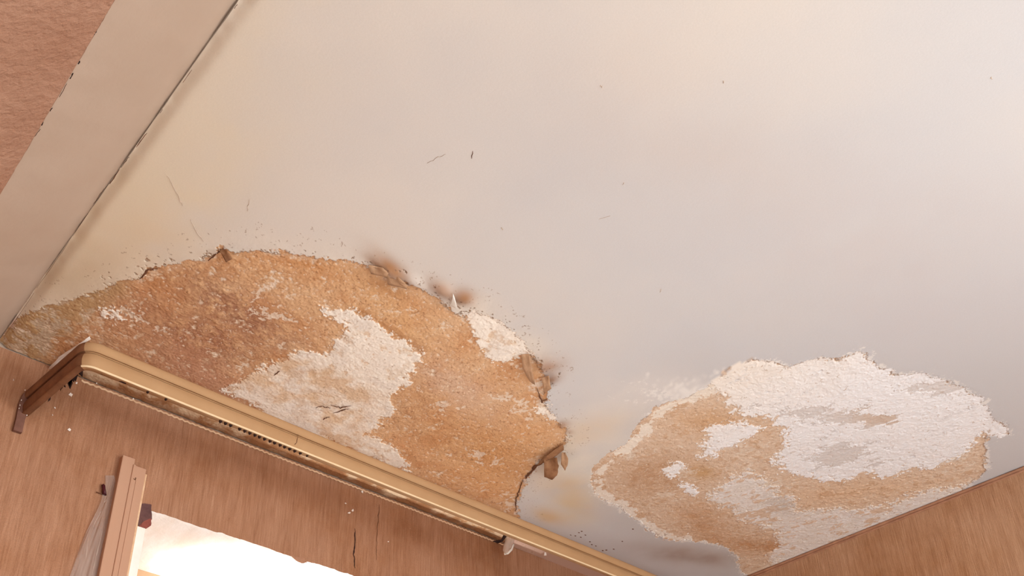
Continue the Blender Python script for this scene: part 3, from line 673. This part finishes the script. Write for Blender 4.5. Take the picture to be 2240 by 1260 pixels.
def flake(px, drop, mat, hinge, label, seed=0, curl=0.004, parent=None):
    """a loose leaf of paint: outline px from the hinge round the tip, hung by its first `hinge` corners"""
    r = random.Random(seed); P = []; m = len(px)
    top = [on_z(x, y) for x, y in px[:hinge]]; hc = sum(px[i][1] for i in range(hinge)) / hinge; lo = max(p[1] for p in px)
    hx = sum(px[i][0] for i in range(hinge)) / hinge; far = max(math.hypot(p[0] - hx, p[1] - hc) for p in px)
    den = []
    for i in range(m):                       # finer, ragged outline
        a, b = px[i], px[(i + 1) % m]
        for k in range(3): den.append((a[0] + (b[0] - a[0]) * k / 3 + r.uniform(-1, 1) * 0.7, a[1] + (b[1] - a[1]) * k / 3 + r.uniform(-1, 1) * 0.7))
    def pt(x, y):
        t = min(1, math.hypot(x - hx, y - hc) / far); return on_z(x, y, CEIL - 0.0015 - drop * t - curl * math.sin(t * math.pi))
    cx = sum(p[0] for p in den) / len(den); cy = sum(p[1] for p in den) / len(den)
    bmv = bmesh.new(); ring = [bmv.verts.new(tuple(pt(x, y))) for x, y in den]
    mid = [bmv.verts.new(tuple(pt(cx + (x - cx) * 0.55, cy + (y - cy) * 0.55) + np.array([0, 0, r.uniform(-1, 1) * 0.001]))) for x, y in den]
    c = bmv.verts.new(tuple(pt(cx, cy))); k = len(den)
    for i in range(k):
        bmv.faces.new((ring[i], ring[(i + 1) % k], mid[(i + 1) % k], mid[i])); bmv.faces.new((mid[i], mid[(i + 1) % k], c))
    o = bm_obj('paint_flake', bmv, mat, parent or ceiling, 0, True); o['label'] = label
    s = o.modifiers.new('thick', 'SOLIDIFY'); s.thickness = 0.0009; s.offset = 0
    return o
flake([(1190, 1006), (1202, 1000), (1218, 1002), (1222, 1020), (1219, 1040), (1208, 1050), (1190, 1043)], 0.030, MAT_FLAKE, 3, 'brown leaf of paint hanging from the right edge of the orange plaster', 1)
flake([(1228, 990), (1236, 990), (1243, 1004), (1241, 1020), (1236, 1029), (1227, 1016)], 0.024, MAT_FLAKEG, 2, 'thin pinkish leaf of paint hanging at the right edge', 2)
flake([(1232, 970), (1234, 984), (1212, 1000), (1176, 1018), (1180, 1010), (1206, 988)], 0.010, MAT_FLAKE, 3, 'dark curled lip of paint at the right edge', 3)
flake([(1140, 776), (1157, 774), (1163, 800), (1170, 842), (1158, 834), (1143, 806)], 0.012, MAT_FLAKEG, 2, 'grey-tan blade of loose paint on the upper right edge', 4)
flake([(984, 668), (992, 642), (1000, 676)], 0.008, MAT_WHITE, 1, 'small white flake between two brown blisters', 5)
flake([(480, 548), (496, 544), (508, 566), (494, 574)], 0.010, MAT_FLAKE, 2, 'tan flake lifting at the top edge of the orange plaster', 6)
flake([(806, 580), (838, 586), (850, 598), (845, 606), (812, 600)], 0.009, MAT_FLAKEG, 2, 'tan blistered flake on the top edge', 7)
flake([(846, 598), (870, 606), (892, 624), (890, 632), (848, 622)], 0.008, MAT_FLAKEG, 2, 'olive-tan blistered flake on the top edge', 8)
flake([(1185, 826), (1200, 822), (1206, 850), (1190, 862)], 0.008, MAT_FLAKEG, 2, 'brown blister beside the white crumbs', 9)
flake([(104, 808), (130, 780), (172, 752), (196, 736), (198, 741), (176, 758), (150, 782), (116, 806)], 0.004, MAT_SPECK, 3, 'white rag of torn paint beside the pelmet corner', 10)

# ------------------------------------------------------------------ wall marks
def wall_ribbon(px, wd, mat, seed, n=6, amp=1.2, par=None, name='crack'):
    q = jag(px, n, amp, seed); return ribbon(name, [on_y(x, y, WY - 0.0012) for x, y in q], taper(len(q), wd, seed), mat, par or ww, (0, -1, 0))
wall_ribbon([(776, 1157), (778, 1185), (774, 1212), (777, 1243)], 0.0034, MAT_DARK, 101)
wall_ribbon([(831, 1103), (827, 1140), (824, 1185)], 0.0016, MAT_CRACK, 102)
wall_ribbon([(824, 1185), (823, 1225)], 0.0007, MAT_CRACK, 103)
def wall_patch(name, px, mat, depth, parent, seed, label=None):
    """a chip: irregular piece standing a little proud of the wall with an uneven face"""
    r = random.Random(seed); q = jag(px + [px[0]], 3, 0.9, seed)[:-1]
    bmv = bmesh.new(); a = [bmv.verts.new(tuple(on_y(x, y, WY - 0.0004))) for x, y in q]
    b_ = [bmv.verts.new(tuple(on_y(x, y, WY - depth * r.uniform(0.6, 1.2)))) for x, y in q]; cx = sum(p[0] for p in q) / len(q); cy = sum(p[1] for p in q) / len(q)
    c = bmv.verts.new(tuple(on_y(cx, cy, WY - depth * 0.7))); k = len(q)
    for i in range(k): bmv.faces.new((a[i], a[(i + 1) % k], b_[(i + 1) % k], b_[i])); bmv.faces.new((b_[i], b_[(i + 1) % k], c))
    o = bm_obj(name, bmv, mat, parent)
    if label: o['label'] = label
    return o
wall_patch('brick', [(309, 1101), (331, 1103), (332, 1136), (316, 1140), (303, 1150), (306, 1120)], MAT_BRICKD, 0.0025, ww, 1, 'dark exposed brick beside the window casing')
wall_patch('brick', [(332, 1134), (330, 1150), (304, 1166), (301, 1156), (316, 1139)], MAT_BRICK, 0.003, ww, 2, 'red broken brick corner below the dark one')
wall_patch('plaster_chip', [(634, 1213), (646, 1218), (664, 1220), (672, 1230), (660, 1233), (648, 1226)], MAT_BEAD, 0.002, ww, 3, 'brown chip on the edge of the lintel')
wall_patch('plaster_chip', [(306, 1175), (312, 1182), (306, 1196), (301, 1190)], MAT_TORN, 0.003, ww, 4)
for k, (x, y, s) in enumerate([(793, 1076, 3), (873, 1093, 3), (756, 1101, 2.5), (764, 1122, 3), (772, 1117, 3), (155, 863, 5), (115, 908, 2), (212, 838, 2), (292, 873, 2.5), (315, 872, 3), (30, 831, 1.6), (154, 862, 3), (168, 838, 3), (152, 940, 4), (120, 892, 2), (850, 1185, 1.5)]):
    wall_patch('plaster_crumb', [(x - s, y), (x, y - s), (x + s * .8, y - s * .2), (x + s * .3, y + s)], MAT_SPECK, 0.0025, ww, 200 + k)
for k, (x, y) in enumerate([(896, 1157), (912, 1150)]):
    bmv = bmesh.new(); bmesh.ops.create_uvsphere(bmv, u_segments=12, v_segments=6, radius=0.005); p = on_y(x, y, WY + 0.002)
    for q in bmv.verts: q.co.y *= 0.5; q.co += Vector(p)
    bm_obj('wall_dent', bmv, MAT_BEAD, ww, 0, True)
# torn, toothed top edge of the wallpaper under the ceiling
Vz, Fz = [], []; xa = on_y(180, 822)[0]; xb = on_y(1100, 1190)[0]; nT = 190; r = random.Random(5)
for i in range(nT + 1):
    x = xa + (xb - xa) * i / nT; zt = CEIL - 0.0035 - (0.0022 if i % 2 else 0) - r.uniform(0, 0.0008)
    Vz += [(x, WY - 0.0016, zt - 0.0035), (x, WY - 0.0030, zt), (x, WY - 0.0005, zt + 0.0003)]
for i in range(nT):
    for k in (0, 1): Fz.append((i * 3 + k, i * 3 + k + 1, i * 3 + k + 4, i * 3 + k + 3))
mesh_py('wallpaper_edge', Vz, Fz, MAT_TORN, ww)

# ------------------------------------------------------------------ curtain pelmet
PYP = 1.262 * H                                    # plane of its front
PZT = CZ + 0.9385 * H; PZB = CZ + 0.8925 * H       # top and bottom
PXL = 0.322 * H; PXR = RX - 0.004
RC = 0.028                                         # rounded corner
pel = empty('curtain_pelmet', ((PXL + PXR) / 2, PYP, PZB)); tag(pel, 'ochre plastic curtain pelmet under the ceiling above the window', 'curtain pelmet')
ph = PZT - PZB
PXW = on_y(58, 870, WY)[0]
path = [(PXW, WY - 0.004)] 
n0 = 14
for k in range(1, n0): path.append((PXW + (PXL - PXW) * k / n0, WY - 0.004 + (PYP + RC - WY + 0.004) * k / n0))
for a in np.linspace(0, math.pi / 2, 10): path.append((PXL + RC - RC * math.cos(a), PYP + RC - RC * math.sin(a)))
for x in np.linspace(PXL + RC + 0.02, PXR, 90): path.append((x, PYP))
def sweep(prof, name, mat, i0=0, i1=None, parent=pel):
    """profile of (outward, height) points carried along the path"""
    i1 = i1 or len(path); P2 = path; V_, F_ = [], []; n = len(prof)
    for i in range(i0, i1):
        a = np.array(P2[max(i - 1, 0)]); b = np.array(P2[min(i + 1, len(P2) - 1)]); t = (b - a) / np.linalg.norm(b - a); nn = np.array([t[1], -t[0]])   # outward = to the room
        if i == 0 and False: pass
        sag = 0.0012 * math.sin(i * 0.09)
        for (o_, z) in prof: V_.append((P2[i][0] + nn[0] * o_, P2[i][1] + nn[1] * o_, PZB + z + sag * 0.5))
    m_ = i1 - i0
    for i in range(m_ - 1):
        for k in range(n - 1): F_.append((i * n + k, (i + 1) * n + k, (i + 1) * n + k + 1, i * n + k + 1))
    o = mesh_py(name, V_, F_, mat, None, True); child_at(o, pel); return o
NS = n0 + 4                                         # the end stretch is darker
top_roll = [(-0.006, ph - 0.002)] + [(0.0005 + 0.0062 * math.sin(a), ph * 0.80 + ph * 0.19 * math.cos(a)) for a in np.linspace(0.1, math.pi - 0.15, 9)]
groove = [(0.0014, ph * 0.622), (-0.0012, ph * 0.600), (-0.0012, ph * 0.575), (0.0012, ph * 0.555)]
face = [(0.0012, ph * 0.558)] + [(0.0012 + 0.0036 * math.sin(a), ph * 0.555 - ph * 0.505 * (a / math.pi)) for a in np.linspace(0.12, math.pi - 0.1, 10)]
lip = [(0.0016, ph * 0.060), (0.0030, ph * 0.045), (0.0030, ph * 0.012), (0.0014, 0), (-0.010, 0.0006), (-0.010, ph * 0.05)]
back = [(-0.006, ph - 0.002), (-0.009, ph * 0.6), (-0.008, 0.002)]
for seg, (a, b) in enumerate(((0, NS + 1), (NS, None))):
    mt = (MAT_PELMET_DARK if seg == 0 else MAT_PELMET)
    nm = 'return_end' if seg == 0 else 'front_board'
    full = top_roll + groove + face + lip + back
    o = sweep(full, nm, mt, a, b)
    if seg == 0: o['label'] = 'dark brown end of the pelmet turning back to the wall'
sweep([(0.0016, ph * 0.618), (-0.0009, ph * 0.600), (-0.0009, ph * 0.575), (0.0016, ph * 0.553)], 'groove', MAT_GROOVE, NS)
o = sweep([(0.0020, ph * 0.062), (0.0036, ph * 0.046), (0.0036, ph * 0.012), (0.0016, -0.0005)], 'bottom_lip', MAT_LIP, NS); o['label'] = 'pale lip along the lower edge'
# small hooks left in the rail just under the lip
hooks = [(483, 917), (494, 921), (505, 926), (525, 932), (536, 938), (547, 943), (558, 948), (568, 952), (579, 956), (591, 961), (601, 965), (613, 969), (623, 973), (634, 978), (645, 982), (657, 988), (364, 867), (324, 853), (672, 994)]
hk = None
for k, (x, y) in enumerate(hooks):
    p = on_y(x, y, PYP + 0.004); bmv = bmesh.new(); s = 0.0030 if k < 16 else 0.0022
    z0_ = PZB + 0.0035 
    vs_ = [(-s, 0, 0), (s, 0, -0.0), (0.9 * s, 0, -1.2 * s), (-0.2 * s, 0, -1.9 * s)]
    fr_ = [bmv.verts.new((p[0] + a, PYP + 0.002, PZB + 0.001 + c)) for a, _, c in vs_]; bk = [bmv.verts.new((p[0] + a, PYP + 0.006, PZB + 0.001 + c)) for a, _, c in vs_]
    bmv.faces.new(fr_); bmv.faces.new(bk[::-1])
    for i in range(4): bmv.faces.new((fr_[i], fr_[(i + 1) % 4], bk[(i + 1) % 4], bk[i]))
    child_at(bm_obj('curtain_hook', bmv, MAT_DARK), pel)
# broken dark tabs near the corner
for k, q in enumerate(([(220, 811), (236, 818), (235, 821), (222, 816)], [(257, 825), (268, 829), (282, 838), (276, 838), (262, 832)])):
    pts = [on_y(x, y, PYP + 0.004) for x, y in q]; bmv = bmesh.new(); a = [bmv.verts.new(tuple(p)) for p in pts]; b_ = [bmv.verts.new((p[0], p[1] + 0.004, p[2])) for p in pts]
    bmv.faces.new(a); bmv.faces.new(b_[::-1]); n = len(a)
    for i in range(n): bmv.faces.new((a[i], a[(i + 1) % n], b_[(i + 1) % n], b_[i]))
    child_at(bm_obj('broken_tab', bmv, MAT_DARK), pel)
# small crack on the front board
q = jag([(652, 950), (650, 966), (645, 973)], 4, 0.6, 3)
child_at(ribbon('crack', [on_y(x, y, PYP - 0.0052) for x, y in q], taper(len(q), 0.0014, 3), MAT_CRACK, None, (0, -1, 0)), pel)
# flat metal bracket that screws the end to the wall
def slab_px(name, px, Y, th, mat, par, bev=0.0):
    bmv = bmesh.new(); a = [bmv.verts.new(tuple(on_y(x, y, Y - th))) for x, y in px]; b_ = [bmv.verts.new(tuple(on_y(x, y, Y - th) + np.array([0, th, 0]))) for x, y in px]
    bmv.faces.new(a); bmv.faces.new(b_[::-1]); n = len(a)
    for i in range(n): bmv.faces.new((a[i], a[(i + 1) % n], b_[(i + 1) % n], b_[i]))
    return child_at(bm_obj(name, bmv, mat, None, bev), par)
MAT_BRKT = plain_mat('rusty_brown_bracket', (104, 68, 54), (134, 92, 76), 40, 0.7, 0.4, 0.002)
o = slab_px('wall_bracket', [(50, 862), (62, 850), (76, 856), (72, 872), (62, 900), (55, 918), (49, 946), (29, 940), (36, 914), (42, 880)], WY, 0.008, MAT_BRKT, pel, 0.001); o['label'] = 'rusty bent bracket fixing the pelmet end to the wall'
o = slab_px('broken_socket', [(62, 898), (72, 884), (90, 872), (91, 878), (86, 890), (72, 896)], WY, 0.003, MAT_DARK, pel); o['label'] = 'black hole beside the bracket'
# ragged black pieces standing in for the shadowed gap below the returned end
for k, q in enumerate(([(165, 806), (178, 799), (190, 800), (176, 808), (170, 812)], [(158, 815), (168, 808), (172, 812), (164, 820), (163, 832), (159, 828)], [(143, 826), (150, 823), (156, 832), (152, 842), (148, 832)], [(132, 840), (140, 832), (142, 846), (137, 842), (134, 852)],
                       [(116, 848), (128, 838), (133, 842), (124, 848), (118, 852)], [(107, 858), (112, 860), (110, 873), (106, 876), (109, 866)], [(174, 812), (181, 806), (180, 822), (176, 818)], [(150, 838), (156, 830), (158, 838), (154, 848)])):
    qc = np.mean(q, 0); slab_px('gap_shadow', [(qc[0] + (x - qc[0]) * 1.35, qc[1] + (y - qc[1]) * 1.25) for x, y in q], WY - 0.06, 0.002, MAT_DARK, pel)
slab_px('gap_shadow', [(92, 870), (115, 848), (128, 838), (140, 828), (150, 819), (165, 804), (186, 794), (193, 797), (190, 806), (176, 812), (180, 822), (172, 816), (166, 834), (160, 824), (152, 840), (146, 832), (136, 850), (130, 843), (120, 853), (108, 874), (106, 862), (92, 880)], WY - 0.05, 0.002, MAT_DARK, pel)
for k, (x, y) in enumerate([(47, 875), (44, 886), (42, 893), (55, 853), (66, 885), (59, 908), (87, 872)]):
    slab_px('paint_chip', [(x - 1.2, y), (x, y - 1.6), (x + 1.2, y), (x, y + 1.8)], WY - 0.009, 0.001, MAT_SPECK, pel)

# clear plastic slider dangling behind the pelmet, and its dark clip
clip = empty('curtain_slider', on_y(1108, 1180, WY - 0.05)); tag(clip, 'clear plastic slider curling below the right part of the pelmet', 'curtain slider')
def film_strip(name, Lp, Rp, Y, mat, par, bulge=0.006, th=0.0006):
    n = len(Lp); V_, F_ = [], []; m_ = 5
    for i in range(n):
        for k in range(m_):
            t = k / (m_ - 1); x = Lp[i][0] + (Rp[i][0] - Lp[i][0]) * t; y = Lp[i][1] + (Rp[i][1] - Lp[i][1]) * t
            V_.append(on_y(x, y, Y - bulge * math.sin(t * math.pi)))
    for i in range(n - 1):
        for k in range(m_ - 1): F_.append((i * m_ + k, i * m_ + k + 1, (i + 1) * m_ + k + 1, (i + 1) * m_ + k))
    o = mesh_py(name, V_, F_, mat, None, True); s = o.modifiers.new('thick', 'SOLIDIFY'); s.thickness = th
    return child_at(o, par)
film_strip('tongue', [(1108, 1170), (1106, 1180), (1102, 1192), (1100, 1204), (1104, 1212)], [(1125, 1176), (1124, 1186), (1121, 1197), (1116, 1206), (1108, 1213)], WY - 0.05, MAT_CLEAR, clip)
film_strip('rim', [(1122, 1190), (1117, 1201), (1110, 1208), (1102, 1210)], [(1125, 1191), (1120, 1204), (1112, 1212), (1103, 1214)], WY - 0.053, MAT_WHITE, clip, 0.001, 0.001)
slab_px('clip', [(1104, 1168), (1111, 1171), (1100, 1184), (1092, 1188), (1080, 1183), (1098, 1180)], WY - 0.045, 0.004, MAT_DARK, clip)
# a little white cord end on the strip
cord = empty('cord_end', on_y(1193, 1210, WY - 0.03)); tag(cord, 'tiny white cord end hanging right of the clear slider', 'cord')
slab_px('knot', [(1192, 1205), (1194, 1205), (1195.5, 1215), (1190.5, 1215)], WY - 0.03, 0.002, MAT_WHITE, cord)

# ------------------------------------------------------------------ window casing
cas = empty('window_casing', on_y(270, 1130, WY)); tag(cas, 'tan painted window casing post left of the bright opening', 'window casing')
zb = OZ0
def post(name, xa, xb, zt, d0, d1, mat, bev=0.002):
    bmv = bmesh.new(); box(bmv, (xa, WY - d1, zb), (xb, WY - d0, zt)); return child_at(bm_obj(name, bmv, mat, None, bev), cas)
ZT = CZ + 0.879 * H
post('left_board', 0.4645 * H, 0.4856 * H, ZT, -0.002, 0.016, MAT_CASING)
post('right_board', 0.4856 * H, 0.5078 * H, ZT - 0.012, -0.002, 0.012, MAT_CASING)
post('corner_bead', 0.4835 * H, 0.4880 * H, ZT - 0.014, 0.0, 0.0185, MAT_CASING, 0.0018)
post('right_bead', 0.4935 * H, 0.4965 * H, ZT - 0.045, 0.0, 0.0132, MAT_CASING, 0.001)
o = post('edge_strip', 0.5078 * H, 0.5110 * H, ZT - 0.022, -0.002, 0.010, MAT_TORN, 0.0008); o['label'] = 'pale right edge of the casing'
o = post('white_strip', 0.5112 * H, 0.5255 * H, CZ + 0.765 * H, -0.002, 0.006, MAT_WHITE, 0.001); o['label'] = 'white painted strip next to the opening'
child_at(ribbon('chip', [on_y(292, 1047, WY - 0.0125), on_y(296, 1050, WY - 0.0125), on_y(297, 1045, WY - 0.0125)], 0.0022, MAT_CRACK, None, (0, -1, 0)), cas)

# cloudy plastic sheet gathered behind the casing
sheet = empty('plastic_sheet', on_y(205, 1180, WY)); tag(sheet, 'cloudy plastic sheet hanging against the wall left of the casing', 'plastic sheet')
rows = [(1040, 230, 244), (1056, 231, 247), (1075, 226, 243), (1095, 221, 239), (1112, 214, 236), (1135, 203, 232), (1163, 189, 227), (1208, 171, 219), (1260, 153, 212), (1330, 130, 200), (1420, 104, 186)]
nK = 42; V_, F_ = [], []
RR = np.linspace(0, len(rows) - 1, 60)
for u in RR:
    i = min(int(u), len(rows) - 2); f_ = u - i; y, a, b = [rows[i][k] + (rows[i + 1][k] - rows[i][k]) * f_ for k in range(3)]
    for k in range(nK):
        t = k / (nK - 1)
        fold = 0.5 + 0.5 * math.sin(t * 13 + 1.2 * math.sin(u * 0.5)); fold = fold ** 2
        fold += 0.3 * math.sin(t * 31 + u * 1.7)
        V_.append(on_y(a + (b + 6 - a) * t, y, WY - 0.0035 - 0.0026 * fold * min(1, 0.4 + u / 8)))
for i in range(len(RR) - 1):
    for k in range(nK - 1): F_.append((i * nK + k, i * nK + k + 1, (i + 1) * nK + k + 1, (i + 1) * nK + k))
child_at(mesh_py('film', V_, F_, MAT_FILM, None, True), sheet)
# bright creases where the film is doubled
for k, q in enumerate(([(222, 1118), (212, 1135), (203, 1153)], [(225, 1158), (217, 1192), (210, 1215), (201, 1258)], [(194, 1175), (190, 1200), (188, 1225)], [(234, 1092), (228, 1099)])):
    qq = jag(q, 4, 0.5, 300 + k)
    child_at(ribbon('crease', [on_y(x, y, WY - 0.011) for x, y in qq], taper(len(qq), 0.0016, k), MAT_CLEAR, None, (0, -1, 0)), sheet)
# dark hook that holds the sheet
hook = empty('wall_hook', on_y(227, 1070, WY)); tag(hook, 'small dark maroon hook in the wall beside the top of the casing', 'hook')
bmv = bmesh.new()
pts = [on_y(x, y, WY - d) for x, y, d in ((226, 1062, 0.006), (227, 1068, 0.007), (227.5, 1074, 0.007), (228.5, 1082, 0.006))]
rad = [0.0038, 0.0032, 0.0037, 0.0042]; rings = []
r0 = [bmv.verts.new(tuple(pts[0] + np.array([0, 0, 0.004])))]
for p, rr in zip(pts, rad):
    rings.append([bmv.verts.new((p[0] + rr * math.cos(a), p[1] + rr * math.sin(a), p[2])) for a in np.linspace(0, 2 * math.pi, 11)[:-1]])
for i in range(10): bmv.faces.new((r0[0], rings[0][i], rings[0][(i + 1) % 10]))
for A_, B_ in zip(rings[:-1], rings[1:]):
    for i in range(10): bmv.faces.new((A_[i], A_[(i + 1) % 10], B_[(i + 1) % 10], B_[i]))
bmv.faces.new(rings[-1][::-1])
child_at(bm_obj('shank', bmv, MAT_MAROON, None, 0, True), hook)
bmv = bmesh.new(); p = on_y(222, 1080, WY - 0.004); box(bmv, (p[0] - 0.010, p[1] - 0.001, p[2] - 0.0008), (p[0] + 0.008, p[1] + 0.001, p[2] + 0.0008))
child_at(bm_obj('pin', bmv, MAT_CRACK), hook)
